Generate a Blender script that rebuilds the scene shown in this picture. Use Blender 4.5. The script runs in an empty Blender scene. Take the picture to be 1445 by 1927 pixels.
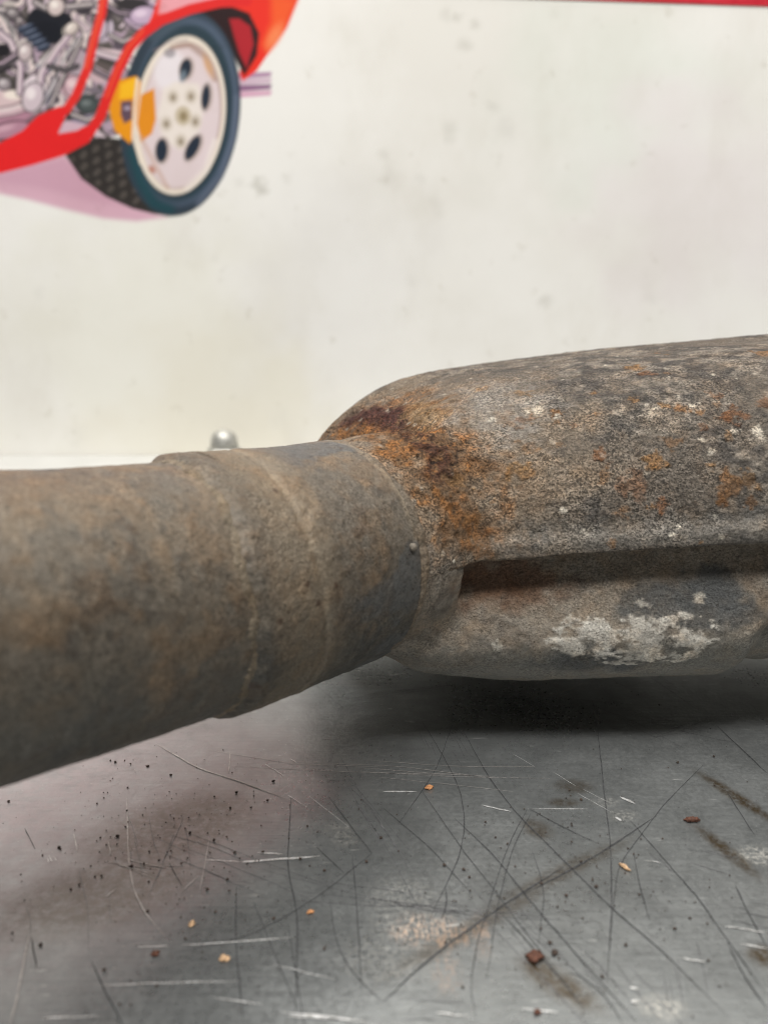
import bpy, math, random
import numpy as np
from mathutils import Vector

# ------------------------------------------------------------------ camera, light, exposure
F_PX, PITCH, HC = 1500.0, math.radians(15.0), 0.13
sc = bpy.context.scene
cam_d = bpy.data.cameras.new('camera'); cam = bpy.data.objects.new('camera', cam_d)
sc.collection.objects.link(cam); sc.camera = cam
cam.location = (0, 0, HC); cam.rotation_euler = (math.radians(90) - PITCH, 0, 0)
cam_d.sensor_fit = 'VERTICAL'; cam_d.sensor_height = 36.0; cam_d.sensor_width = 27.0
cam_d.lens = F_PX / 1927.0 * 36.0
cam_d.clip_start = 0.005; cam_d.clip_end = 20.0
cam_d.dof.use_dof = True; cam_d.dof.focus_distance = 0.232; cam_d.dof.aperture_fstop = 10.5

w = bpy.data.worlds.new('World'); sc.world = w; w.use_nodes = True
w.node_tree.nodes['Background'].inputs[0].default_value = (1.0, 0.97, 0.93, 1)
w.node_tree.nodes['Background'].inputs[1].default_value = 0.05

def area(name, loc, target, sx, sy, power, col):
    d = bpy.data.lights.new(name, 'AREA'); d.shape = 'RECTANGLE'; d.size = sx; d.size_y = sy
    d.energy = power; d.color = col
    o = bpy.data.objects.new(name, d); sc.collection.objects.link(o); o.location = loc
    o.rotation_euler = (Vector(target) - Vector(loc)).to_track_quat('-Z', 'Y').to_euler()
    return o
area('ceiling_tube_light', (-0.35, 0.22, 1.55), (-0.02, 0.30, 0.05), 1.2, 0.35, 24.0, (1.0, 0.985, 0.955))
area('front_tube_light', (0.25, -0.50, 1.70), (0.10, 0.30, 0.12), 1.4, 0.25, 36.0, (1.0, 0.98, 0.945))
sc.view_settings.view_transform = 'Standard'; sc.view_settings.look = 'None'
sc.view_settings.exposure = 0.0; sc.view_settings.gamma = 1.0
sc.cycles.use_denoising = True; sc.cycles.denoising_input_passes = 'RGB_ALBEDO_NORMAL'; sc.cycles.denoising_prefilter = 'ACCURATE'; sc.cycles.filter_width = 1.1

# ------------------------------------------------------------------ helpers
rng = np.random.default_rng(7); random.seed(7)
CP, SP = math.cos(PITCH), math.sin(PITCH)
def ray(px, py):
    u = (px - 722.5) / F_PX; v = (963.5 - py) / F_PX
    return np.array([u, CP + v * SP, -SP + v * CP])
def on_z(px, py, z=0.0):
    d = ray(px, py); t = (z - HC) / d[2]; return np.array([d[0] * t, d[1] * t, z])
def on_y(px, py, y):
    d = ray(px, py); t = y / d[1]; return np.array([d[0] * t, y, HC + d[2] * t])

def hash3(ix, iy, iz, seed):
    h = (ix.astype(np.uint32) * np.uint32(374761393) + iy.astype(np.uint32) * np.uint32(668265263)
         + iz.astype(np.uint32) * np.uint32(2147483647 - 1640531) + np.uint32((seed * 974634777) & 0xffffffff))
    h = (h ^ (h >> np.uint32(13))) * np.uint32(1274126177)
    h = (h ^ (h >> np.uint32(16))) * np.uint32(2246822519)
    h = h ^ (h >> np.uint32(15))
    return h.astype(np.float32) / np.float32(4294967295.0)
def vnoise(P, seed=0):
    P = np.asarray(P, dtype=np.float64); i = np.floor(P).astype(np.int64); f = P - i
    f = f * f * f * (f * (f * 6 - 15) + 10); out = 0
    for dx in (0, 1):
        wx = f[:, 0] if dx else 1 - f[:, 0]
        for dy in (0, 1):
            wy = f[:, 1] if dy else 1 - f[:, 1]
            for dz in (0, 1):
                wz = f[:, 2] if dz else 1 - f[:, 2]
                out = out + wx * wy * wz * hash3(i[:, 0] + dx, i[:, 1] + dy, i[:, 2] + dz, seed)
    return out
def fbm(P, scale, octv=4, seed=0, gain=0.5):
    a, s, n, tot = 1.0, 0.0, 0.0, 0.0
    Q = np.asarray(P) * scale
    for k in range(octv):
        s = s + a * vnoise(Q + 17.3 * k, seed + k); tot += a; a *= gain; Q = Q * 2.03
    return s / tot
def sstep(a, b, x):
    t = np.clip((x - a) / (b - a), 0, 1); return t * t * (3 - 2 * t)
def srgb(r, g, b):
    c = np.array([r, g, b], float) / 255.0
    return np.where(c <= 0.04045, c / 12.92, ((c + 0.055) / 1.055) ** 2.4)
def mixc(col, c, m):
    return col * (1 - m[:, None]) + np.asarray(c)[None, :] * m[:, None]
def seg_dist(P, pts):
    d = np.full(len(P), 1e9)
    pts = [np.asarray(p, float) for p in pts]
    for A, B in zip(pts[:-1], pts[1:]):
        ab = B - A; t = np.clip(((P - A) @ ab) / (ab @ ab + 1e-18), 0, 1)
        d = np.minimum(d, np.linalg.norm(P - A - t[:, None] * ab, axis=1))
    return d

def mesh_obj(name, V, Fq, mat, parent=None, smooth=True, attrs=None, col=None):
    me = bpy.data.meshes.new(name)
    V = np.asarray(V, dtype=np.float32)
    if isinstance(Fq, np.ndarray):
        n, k = Fq.shape
        me.vertices.add(len(V)); me.vertices.foreach_set('co', V.ravel())
        me.loops.add(n * k); me.loops.foreach_set('vertex_index', Fq.astype(np.int32).ravel())
        me.polygons.add(n); me.polygons.foreach_set('loop_start', np.arange(0, n * k, k, dtype=np.int32))
        me.update(calc_edges=True)
    else:
        me.from_pydata([tuple(v) for v in V], [], Fq)
    me.polygons.foreach_set('use_smooth', np.full(len(me.polygons), smooth, dtype=bool))
    if col is not None:
        a = me.color_attributes.new('Col', 'FLOAT_COLOR', 'POINT')
        a.data.foreach_set('color', np.c_[col, np.ones(len(V))].astype(np.float32).ravel())
    for k, v in (attrs or {}).items():
        a = me.attributes.new(k, 'FLOAT', 'POINT'); a.data.foreach_set('value', np.asarray(v, np.float32))
    me.validate(); me.update()
    me.materials.append(mat)
    o = bpy.data.objects.new(name, me); sc.collection.objects.link(o)
    if parent: o.parent = parent
    return o
def empty(name, loc=(0, 0, 0)):
    o = bpy.data.objects.new(name, None); sc.collection.objects.link(o); o.location = loc
    return o
def tag(o, label=None, cat=None, group=None, kind=None):
    if label: o['label'] = label
    if cat: o['category'] = cat
    if group: o['group'] = group
    if kind: o['kind'] = kind
    return o

class NT:
    def __init__(s, name):
        s.m = bpy.data.materials.new(name); s.m.use_nodes = True; s.t = s.m.node_tree
        s.b = s.t.nodes['Principled BSDF']; s.tc = s.n('ShaderNodeTexCoord')
    def n(s, typ, **kw):
        x = s.t.nodes.new(typ)
        for k, v in kw.items(): setattr(x, k, v)
        return x
    def l(s, a, b): s.t.links.new(a, b)
    def noise(s, scale, detail=4, rough=0.55, vec=None):
        x = s.n('ShaderNodeTexNoise'); x.inputs['Scale'].default_value = scale
        x.inputs['Detail'].default_value = detail; x.inputs['Roughness'].default_value = rough
        s.l(vec or s.tc.outputs['Object'], x.inputs['Vector']); return x.outputs['Fac']
    def mapping(s, scale, rot=(0, 0, 0)):
        x = s.n('ShaderNodeMapping'); x.inputs['Scale'].default_value = scale; x.inputs['Rotation'].default_value = rot
        s.l(s.tc.outputs['Object'], x.inputs['Vector']); return x.outputs['Vector']
    def ramp(s, v, a, b, lo=0.0, hi=1.0):
        x = s.n('ShaderNodeMapRange'); x.interpolation_type = 'SMOOTHSTEP'
        for i, q in enumerate((a, b, lo, hi)): x.inputs[i + 1].default_value = q
        s.l(v, x.inputs[0]); return x.outputs[0]
    def math(s, op, a, b=0.0):
        x = s.n('ShaderNodeMath', operation=op)
        for i, q in enumerate((a, b)):
            if isinstance(q, (int, float)): x.inputs[i].default_value = q
            else: s.l(q, x.inputs[i])
        return x.outputs[0]
    def mix(s, fac, a, b, mode='MIX'):
        x = s.n('ShaderNodeMix', data_type='RGBA', blend_type=mode)
        for i, q in ((0, fac), (6, a), (7, b)):
            if isinstance(q, (int, float)): x.inputs[i].default_value = q
            elif isinstance(q, (tuple, list, np.ndarray)): x.inputs[i].default_value = (*[float(c) for c in q[:3]], 1)
            else: s.l(q, x.inputs[i])
        return x.outputs[2]
    def attr(s, name, out='Fac'):
        x = s.n('ShaderNodeAttribute'); x.attribute_name = name; return x.outputs[out]
    def bump(s, h, dist, strength=1.0, chain=None):
        x = s.n('ShaderNodeBump'); x.inputs['Distance'].default_value = dist; x.inputs['Strength'].default_value = strength
        s.l(h, x.inputs['Height'])
        if chain is not None: s.l(chain, x.inputs['Normal'])
        return x.outputs['Normal']
    def set(s, k, v):
        if isinstance(v, (int, float)): s.b.inputs[k].default_value = v
        elif isinstance(v, (tuple, list, np.ndarray)): s.b.inputs[k].default_value = (*[float(c) for c in v[:3]], 1)
        else: s.l(v, s.b.inputs[k])

# ------------------------------------------------------------------ materials
def corroded(name, grain=1.0, speck=1.0, rough=0.72, metal=0.15):
    """painted vertex colour + fine procedural grain, flecks and pits"""
    T = NT(name); col = T.attr('Col', 'Color'); crust = T.attr('crust')
    n1 = T.noise(420, 6, 0.7); n2 = T.noise(1500, 4, 0.65); n3 = T.noise(150, 5, 0.6); n4 = T.noise(850, 3, 0.6)
    def vor(scale, out='Distance', rnd=1.0, feat='F1'):
        x = T.n('ShaderNodeTexVoronoi', feature=feat); x.inputs['Scale'].default_value = scale
        dv = T.n('ShaderNodeVectorMath', operation='ADD'); T.l(T.tc.outputs['Object'], dv.inputs[0])
        nz = T.n('ShaderNodeTexNoise'); nz.inputs['Scale'].default_value = scale * .6; nz.inputs['Detail'].default_value = 2
        T.l(T.tc.outputs['Object'], nz.inputs['Vector'])
        sm = T.n('ShaderNodeVectorMath', operation='SCALE'); sm.inputs['Scale'].default_value = 1.1 / scale
        T.l(nz.outputs['Color'], sm.inputs[0]); T.l(sm.outputs[0], dv.inputs[1]); T.l(dv.outputs[0], x.inputs['Vector'])
        return x.outputs[out]
    v1 = vor(800); v2c = vor(2300, 'Color'); sepc = T.n('ShaderNodeSeparateColor'); T.l(v2c, sepc.inputs[0]); v2 = sepc.outputs[0]
    v = T.math('MULTIPLY', T.ramp(n1, 0.30, 0.70, 1 - .3 * grain, 1 + .3 * grain), T.math('POWER', T.ramp(v2, 0.0, 1.0, max(.2, 1 - .44 * grain), 1 + .46 * grain), T.ramp(T.noise(70, 4, 0.65), 0.36, 0.62, 0.45, 1.35)))
    c = T.mix(1.0, col, T.n('ShaderNodeCombineColor').outputs[0], 'MULTIPLY')
    cc = c.node.inputs[7].links[0].from_node
    for i in range(3): T.l(v, cc.inputs[i])
    # warm / cool drift
    c = T.mix(T.ramp(n3, 0.42, 0.68, 0, 0.35), c, T.mix(1.0, c, (1.25, 1.0, 0.76), 'MULTIPLY'))
    # dark pits
    pit = T.ramp(T.noise(1300, 3, 0.6), 0.40, 0.31, 0, 0.8)
    c = T.mix(pit, c, T.mix(1.0, c, (0.3, 0.28, 0.26), 'MULTIPLY'))
    # pale mineral flecks
    fl = T.noise(1500, 3, 0.75, T.mapping((1, 1.0, 1.9)))
    gate = T.ramp(T.noise(110, 3, 0.6), 0.38, 0.62)
    f = T.math('MULTIPLY', T.math('MULTIPLY', T.ramp(fl, 0.625, 0.70), gate), T.attr('fleck'))
    c = T.mix(T.math('MULTIPLY', f, 0.8 * speck), c, (0.52, 0.47, 0.39))
    T.set('Base Color', c); T.set('Metallic', metal)
    T.set('Roughness', T.ramp(n1, 0.3, 0.7, rough - 0.14, rough + 0.12))
    T.b.inputs['Specular IOR Level'].default_value = 0.35
    h = T.math('ADD', T.math('MULTIPLY', n1, 0.7), T.math('MULTIPLY', n2, 0.35))
    b = T.bump(h, 0.0006 * grain, 0.5)
    b = T.bump(T.math('MULTIPLY', T.math('MULTIPLY', v1, -1.0), T.math('ADD', crust, 0.02)), 0.0013 * min(1, grain), 0.8, b)
    hh = T.math('MULTIPLY', T.noise(330, 6, 0.72), crust)
    b = T.bump(hh, 0.0036, 1.0, b)
    b = T.bump(T.math('MULTIPLY', T.noise(2200, 3, 0.6), crust), 0.0008, 0.8, b)
    T.l(b, T.b.inputs['Normal'])
    return T.m
M_shell = corroded('corroded_shell_metal', 1.1, 1.0)
M_lower = corroded('dusty_lower_shell_metal', 0.5, 0.5)
M_pipe = corroded('dusty_pipe_metal', 0.48, 0.4, 0.50, 0.3)

def mat_table():
    T = NT('scratched_sheet_metal')
    brush = T.noise(60, 5, 0.65, T.mapping((1.0, 22.0, 1.0), (0, 0, math.radians(-4))))
    brush2 = T.noise(900, 3, 0.6, T.mapping((0.05, 1.0, 1.0), (0, 0, math.radians(5))))
    cloud = T.noise(16, 5, 0.6); fine = T.noise(700, 4, 0.6)
    c = T.mix(T.ramp(cloud, 0.3, 0.7), (0.30, 0.315, 0.318), (0.38, 0.395, 0.395))
    c = T.mix(T.ramp(brush, 0.35, 0.7, 0, 0.3), c, (0.46, 0.47, 0.47))
    c = T.mix(T.ramp(brush2, 0.52, 0.75, 0, 0.15), c, (0.14, 0.145, 0.15))
    mott = T.noise(95, 6, 0.7); c = T.mix(T.ramp(mott, 0.35, 0.65, 0, 0.45), c, (0.215, 0.225, 0.225))
    dot = T.noise(1300, 2, 0.5); c = T.mix(T.ramp(dot, 0.70, 0.76, 0, 0.6), c, (0.72, 0.71, 0.68)); c = T.mix(T.ramp(dot, 0.30, 0.25, 0, 0.6), c, (0.08, 0.078, 0.075))
    # shiny nicks
    nick = T.noise(500, 2, 0.6, T.mapping((0.22, 1.0, 1.0), (0, 0, math.radians(-8))))
    nk = T.math('MULTIPLY', T.ramp(nick, 0.68, 0.73), T.ramp(T.noise(40, 3, 0.6), 0.47, 0.62))
    c = T.mix(T.math('MULTIPLY', nk, 0.7), c, (0.8, 0.8, 0.78))
    pink_reflection = T.math('MULTIPLY', T.attr('pink_reflection'), T.ramp(T.noise(260, 5, 0.7), 0.3, 0.62, 0.45, 1.0))
    c = T.mix(pink_reflection, c, (0.385, 0.290, 0.290))  # pink reflection put into the base colour
    brown = T.math('MULTIPLY', T.attr('brown'), T.ramp(T.noise(420, 5, 0.75), 0.30, 0.60, 0.25, 1.0))
    c = T.mix(brown, c, (0.115, 0.082, 0.045))
    org = T.math('MULTIPLY', T.attr('orange'), T.ramp(T.noise(900, 4, 0.8, T.mapping((1, 0.4, 1))), 0.42, 0.66, 0, 0.75))
    c = T.mix(org, c, (0.60, 0.34, 0.18))
    pale = T.math('MULTIPLY', T.attr('pale'), T.ramp(T.noise(900, 5, 0.8), 0.40, 0.66, 0, 0.8))
    c = T.mix(pale, c, (0.62, 0.58, 0.50))
    dirt_and_reflection = T.math('ADD', pink_reflection, T.math('ADD', org, pale))  # real rust and pale marks plus the painted pink reflection
    T.set('Base Color', c)
    T.set('Metallic', T.ramp(dirt_and_reflection, 0.0, 0.9, 0.78, 0.05))
    r = T.math('ADD', T.ramp(fine, 0.3, 0.7, 0.27, 0.40), T.ramp(cloud, 0.35, 0.65, -0.04, 0.05))
    T.set('Roughness', T.math('ADD', r, T.math('MULTIPLY', dirt_and_reflection, 0.18)))
    b = T.bump(brush2, 0.00012, 0.4); b = T.bump(fine, 0.0002, 0.35, b); b = T.bump(T.noise(9, 2, 0.5), 0.004, 0.25, b)
    T.l(b, T.b.inputs['Normal'])
    return T.m
def mat_print():
    T = NT('printed_poster_sheet'); col = T.attr('Col', 'Color')
    d = T.ramp(T.noise(7, 5, 0.6), 0.38, 0.70, 0, 0.55)
    c = T.mix(d, col, T.mix(1.0, col, (0.86, 0.845, 0.81), 'MULTIPLY'))
    d2 = T.ramp(T.noise(22, 4, 0.6, T.mapping((1, 1, 0.5))), 0.5, 0.75, 0, 0.4); c = T.mix(d2, c, T.mix(1.0, c, (0.88, 0.865, 0.83), 'MULTIPLY'))
    sp = T.math('MULTIPLY', T.ramp(T.noise(55, 3, 0.6), 0.62, 0.76), 0.30)
    c = T.mix(sp, c, T.mix(1.0, c, (0.6, 0.56, 0.48), 'MULTIPLY'))
    T.set('Base Color', c); T.set('Roughness', 0.42); T.b.inputs['Specular IOR Level'].default_value = 0.3
    T.l(T.bump(T.noise(4, 3, 0.5), 0.01, 0.2), T.b.inputs['Normal'])
    return T.m
def mat_plain(name, c, rough, metal=0.0, var=0.25, scale=300, bump=0.0003):
    T = NT(name); n = T.noise(scale, 5, 0.65)
    T.set('Base Color', T.mix(T.ramp(n, 0.3, 0.7), [x * (1 - var) for x in c], [min(1, x * (1 + var)) for x in c]))
    T.set('Roughness', T.ramp(n, 0.3, 0.7, rough - 0.08, rough + 0.08)); T.set('Metallic', metal)
    T.l(T.bump(n, bump, 0.5), T.b.inputs['Normal']); return T.m
M_table = mat_table(); M_print = mat_print()
M_wall = mat_plain('painted_wall', (0.72, 0.71, 0.68), 0.7, 0, 0.04, 30)
M_ledge = mat_plain('white_painted_ledge', (0.52, 0.515, 0.49), 0.5, 0, 0.04, 40)
M_zinc = mat_plain('zinc_plated_steel', (0.50, 0.49, 0.45), 0.55, 0.7, 0.12, 200)
M_scr_soft = mat_plain('soft_pale_scratch', (0.46, 0.43, 0.41), 0.45, 0.5, 0.25, 900)
M_scr_dark = mat_plain('dark_scratch', (0.05, 0.051, 0.053), 0.6, 0.2, 0.35, 900)
M_scr_mid = mat_plain('grey_scratch', (0.19, 0.19, 0.195), 0.5, 0.6, 0.35, 900)
M_scr_pale = mat_plain('bright_scratch', (0.85, 0.84, 0.81), 0.33, 0.6, 0.25, 900)
M_crumb = mat_plain('rust_crumb_dark', (0.045, 0.030, 0.022), 0.85, 0, 0.5, 1500)
M_crumb_red = mat_plain('rust_crumb_red', (0.10, 0.040, 0.024), 0.85, 0, 0.5, 1500)
M_flake = mat_plain('rust_flake_orange', (0.50, 0.235, 0.10), 0.85, 0, 0.3, 1500)
M_tan = mat_plain('tan_flake', (0.52, 0.34, 0.20), 0.85, 0, 0.3, 1500)

# ------------------------------------------------------------------ grids
def axis_grid(parts):
    out = []
    for a, b, st in parts: out.append(np.arange(a, b - 1e-9, st))
    out.append([parts[-1][1]]); return np.concatenate(out)
def grid_faces(nx, ny):
    i, j = np.meshgrid(np.arange(nx - 1), np.arange(ny - 1), indexing='xy')
    a = (j * nx + i).ravel(); return np.c_[a, a + 1, a + nx + 1, a + nx]

# ------------------------------------------------------------------ workbench
YP = 0.62
bench = empty('workbench', (0, 0.3, 0))
tag(bench, 'scratched grey sheet metal workbench top under the rusty converter', 'workbench')
gx = axis_grid([(-0.9, -0.20, 0.05), (-0.20, 0.22, 0.001), (0.22, 0.9, 0.05)])
gy = axis_grid([(-0.45, 0.09, 0.03), (0.09, 0.29, 0.001), (0.29, YP + 0.01, 0.02)])
X, Y = np.meshgrid(gx, gy); P = np.c_[X.ravel(), Y.ravel(), np.zeros(X.size)]
pink_reflection = np.zeros(len(P)); brown = pink_reflection.copy(); orange = pink_reflection.copy(); pale = pink_reflection.copy()
def blob(px, py, r, ry=None, ang=0.0):
    c = on_z(px, py); ry = ry or r; dx, dy = P[:, 0] - c[0], P[:, 1] - c[1]
    ca, sa = math.cos(ang), math.sin(ang)
    return 1 - sstep(0.35, 1.0, np.hypot((ca * dx + sa * dy) / r, (-sa * dx + ca * dy) / ry))
# pinkish reflection painted into the bench colour along and in front of the pipe
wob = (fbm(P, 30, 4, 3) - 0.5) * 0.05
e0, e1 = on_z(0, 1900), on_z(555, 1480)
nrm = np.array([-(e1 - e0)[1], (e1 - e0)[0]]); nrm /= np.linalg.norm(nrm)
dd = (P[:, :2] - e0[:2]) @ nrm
pink_reflection = (1 - sstep(0.19, 0.25, P[:, 1] + wob)) * (0.7 + 0.6 * (fbm(P, 45, 4, 5) - .5)) * sstep(-0.03, 0.045, dd + wob) * (1 - sstep(-0.035, -0.018, P[:, 0] + wob * 0.4)) * 0.85
for (x, y, r, ry, a, k) in [(1385, 1500, .018, .0022, -1.1, .75), (1365, 1600, .014, .0022, -1.2, .7), (1050, 1850, .012, .0035, -.75, .6), (1010, 1815, .0035, .0028, 0, 1),
        (1010, 1560, .006, .0035, -.9, .5), (1080, 1480, .007, .0035, 0, .45), (1440, 1800, .005, .003, 0, .8), (1060, 1510, .006, .002, 0, .5),
        (330, 1560, .03, .014, .5, .35), (200, 1680, .03, .012, .4, .35), (1060, 1640, .03, .0025, .55, .4), (900, 1740, .03, .0025, .6, .4)]:
    brown = np.maximum(brown, blob(x, y, r, ry * 1.3, a) * min(1, k * 1.35))
for (x, y, r, ry, k) in [(785, 1750, .008, .006, .8), (835, 1755, .007, .006, .75), (870, 1760, .005, .004, .5), (905, 1760, .003, .008, .5), (840, 1830, .004, .008, .4)]:
    orange = np.maximum(orange, blob(x, y, r, ry) * k)
for (x, y, r, ry, k) in [(1245, 1895, .006, .004, .8), (1425, 1610, .007, .005, .7), (755, 1690, .012, .009, .35), (770, 1740, .013, .008, .35), (1170, 1535, .006, .004, .45),
        (1140, 1510, .005, .003, .4), (730, 1800, .014, .01, .3), (640, 1560, .006, .004, .4), (650, 1580, .005, .004, .4)]:
    pale = np.maximum(pale, blob(x, y, r, ry) * k)
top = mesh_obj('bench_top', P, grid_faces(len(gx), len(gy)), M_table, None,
               attrs=dict(pink_reflection=pink_reflection, brown=brown, orange=orange, pale=pale))
top.parent = bench; top.matrix_parent_inverse = bench.matrix_world.inverted()
def in_bench(o):
    o.parent = bench; o.location = (-bench.location[0], -bench.location[1], 0)
    o.matrix_parent_inverse.identity(); return o
in_bench(top)

def box_mesh(x0, x1, y0, y1, z0, z1, bev=0.0):
    import bmesh
    bm = bmesh.new(); bmesh.ops.create_cube(bm, size=1)
    for v in bm.verts:
        v.co = ((x0 + x1) / 2 + v.co.x * (x1 - x0), (y0 + y1) / 2 + v.co.y * (y1 - y0), (z0 + z1) / 2 + v.co.z * (z1 - z0))
    if bev: bmesh.ops.bevel(bm, geom=bm.edges[:], offset=bev, segments=3, affect='EDGES')
    return bm
def bm_obj(name, bm, mat, parent=None, smooth=False):
    me = bpy.data.meshes.new(name); bm.to_mesh(me); bm.free(); me.materials.append(mat)
    for p in me.polygons: p.use_smooth = smooth
    o = bpy.data.objects.new(name, me); sc.collection.objects.link(o)
    if parent: o.parent = parent
    return o
in_bench(bm_obj('bench_edge', box_mesh(-0.899, 0.899, -0.449, YP + 0.008, -0.045, -0.001), M_scr_mid, bench))
in_bench(bm_obj('back_rail', box_mesh(-0.88, 0.88, 0.560, YP - 0.0003, 0.0006, 0.0105, 0.0008), M_ledge, bench))

# scratches: shallow tapered grooves, one mesh per tone
def ribbon(pts, wid, V, Fc, z, jit=0.00012):
    pts = np.asarray(pts, float)
    seg = np.linalg.norm(np.diff(pts, axis=0), axis=1); L = np.r_[0, np.cumsum(seg)]
    n = max(6, int(L[-1] / 0.0025)); s = np.linspace(0, L[-1], n)
    q = np.c_[np.interp(s, L, pts[:, 0]), np.interp(s, L, pts[:, 1])]
    for _ in range(3): q[1:-1] = 0.25 * q[:-2] + 0.5 * q[1:-1] + 0.25 * q[2:]
    q = q + rng.normal(0, jit, q.shape) * 0.4
    t = np.gradient(q, axis=0); t /= np.linalg.norm(t, axis=1)[:, None] + 1e-12
    nn = np.c_[-t[:, 1], t[:, 0]]
    prof = np.minimum(1, np.minimum(np.linspace(0, 5, n), np.linspace(5, 0, n))) * rng.uniform(0.45, 1.15, n) * wid / 2 + 0.00003
    b = len(V)
    for k in range(n):
        a = q[k] + nn[k] * prof[k]; c = q[k] - nn[k] * prof[k]
        V.append((a[0], a[1], z)); V.append((c[0], c[1], z))
        if k: Fc.append((b + 2 * k - 2, b + 2 * k - 1, b + 2 * k + 1, b + 2 * k))
A = lambda pts: [on_z(x / 2.007, 1400 + y / 2.007)[:2] for x, y in pts]
B = lambda pts: [on_z(720 + x / 1.993, 1250 + y / 1.993)[:2] for x, y in pts]
dark = [(A([(1100, 200), (1085, 470), (1125, 640), (1120, 900), (1115, 1070)]), .00034), (A([(1240, 200), (1405, 415)]), .0002),
    (A([(1405, 415), (1200, 580), (1000, 700), (880, 750), (800, 765)]), .00026), (A([(893, 540), (890, 750), (920, 1070)]), .00026),
    (A([(960, 600), (1060, 850), (1160, 1080)]), .0002), (A([(1330, 420), (1350, 640), (1365, 930)]), .00022),
    (A([(1245, 590), (1265, 740), (1300, 830), (1360, 900), (1440, 970)]), .00024), (A([(490, 465), (700, 465)]), .0002),
    (A([(95, 320), (135, 400)]), .0003), (A([(120, 730), (140, 850)]), .00025), (A([(345, 820), (420, 980), (470, 1070)]), .0003),
    (A([(1090, 700), (1115, 860), (1150, 1060)]), .00025), (A([(1195, 390), (1300, 490)]), .0002), (A([(640, 450), (690, 540)]), .00014),
    (B([(150, 220), (230, 350), (290, 470), (310, 590), (290, 720), (170, 970)]), .00028),
    (B([(300, 250), (400, 430), (510, 570), (690, 750), (850, 910), (1050, 1080), (1300, 1330)]), .00028),
    (B([(805, 250), (830, 480), (855, 700), (858, 900), (845, 1150)]), .00026), (B([(1200, 380), (1050, 530), (880, 760), (850, 1050), (840, 1200)]), .00022),
    (B([(540, 545), (470, 680), (420, 830), (360, 1020), (325, 1200), (350, 1330)]), .0003), (B([(555, 560), (490, 680), (430, 900), (390, 1180)]), .0002),
    (B([(0, 1270), (170, 1110), (370, 960), (520, 860), (680, 760)]), .0006), (B([(520, 870), (690, 780), (830, 700), (1010, 580)]), .0004),
    (B([(550, 545), (690, 620), (820, 680)]), .0002), (B([(150, 480), (300, 700), (420, 850), (560, 1040), (700, 1210)]), .00024),
    (B([(270, 580), (420, 720), (560, 900), (760, 1130), (950, 1340)]), .0003), (B([(930, 590), (1060, 740), (1200, 900), (1300, 1050), (1440, 1240)]), .00026),
    (B([(1250, 230), (1440, 410)]), .0004), (B([(940, 700), (960, 830), (1000, 960)]), .0002), (B([(1290, 480), (1390, 640)]), .00024),
    (B([(560, 700), (610, 860), (580, 1060)]), .0002), (B([(430, 920), (560, 1060), (700, 1220), (760, 1300)]), .0002),
    (B([(1320, 830), (1380, 960), (1440, 1060)]), .0004), (B([(235, 840), (245, 900), (220, 960)]), .0004), (B([(1290, 1040), (1350, 1180), (1440, 1290)]), .0003),
    (B([(0, 540), (180, 690), (330, 860)]), .0002), (B([(700, 1150), (830, 1220), (900, 1349)]), .0002), (B([(60, 600), (200, 400), (260, 230)]), .00018)]
palel = [(A([(480, 200), (485, 400), (500, 540), (550, 650), (630, 735)]), .0004), (A([(590, 0), (750, 95), (900, 140), (1100, 215)]), .0005),
    (A([(790, 360), (775, 460), (755, 560)]), .00024), (A([(110, 730), (70, 950), (40, 1070)]), .0005), (A([(870, 30), (865, 110)]), .0004),
    (A([(690, 555), (750, 500)]), .0002), (A([(410, 370), (420, 420)]), .0003), (A([(280, 340), (295, 410)]), .0003), (A([(400, 580), (445, 545)]), .0003),
    (A([(900, 448), (1020, 440), (1085, 436), (1210, 426)]), .0007), (A([(970, 412), (1070, 418)]), .0004), (A([(780, 440), (900, 446)]), .0003),
    (A([(690, 762), (900, 750), (1110, 733)]), .0003), (A([(520, 770), (640, 766)]), .0003), (A([(380, 915), (600, 905), (900, 900)]), .0003),
    (A([(1060, 1015), (1200, 1030), (1380, 1050)]), .0005), (A([(1090, 1030), (1290, 1042)]), .0003), (A([(800, 960), (990, 985)]), .0003), (A([(160, 1040), (380, 1030)]), .0003),
    (B([(890, 500), (945, 525)]), .001), (B([(370, 530), (480, 555)]), .0005), (B([(0, 480), (130, 480)]), .0006), (B([(1120, 1105), (1210, 1120)]), .0004), (B([(560, 545), (770, 545)]), .0003),
    (B([(925, 1215), (955, 1220)]), .0006), (B([(930, 1268), (960, 1268)]), .0009), (B([(870, 575), (895, 590)]), .0012), (B([(1280, 985), (1390, 1000)]), .0004),
    (B([(1340, 1050), (1440, 1070)]), .0004), (B([(200, 1310), (320, 1322)]), .0003), (B([(520, 1295), (660, 1310)]), .0003), (B([(1010, 740), (1040, 748)]), .0003), (B([(1310, 990), (1440, 1010)]), .0003)]
V1, F1, V2, F2, V3, F3 = [], [], [], [], [], []
for p_, w_ in dark: ribbon(p_, w_ * rng.uniform(.55, .95), V1, F1, 0.00016)
V4, F4 = [], []
for k_, (p_, w_) in enumerate(palel):
    if k_ < 9: ribbon(p_, w_ * .8, V4, F4, 0.00022)
    else: ribbon(p_, w_ * .8, V3, F3, 0.00022)
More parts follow.
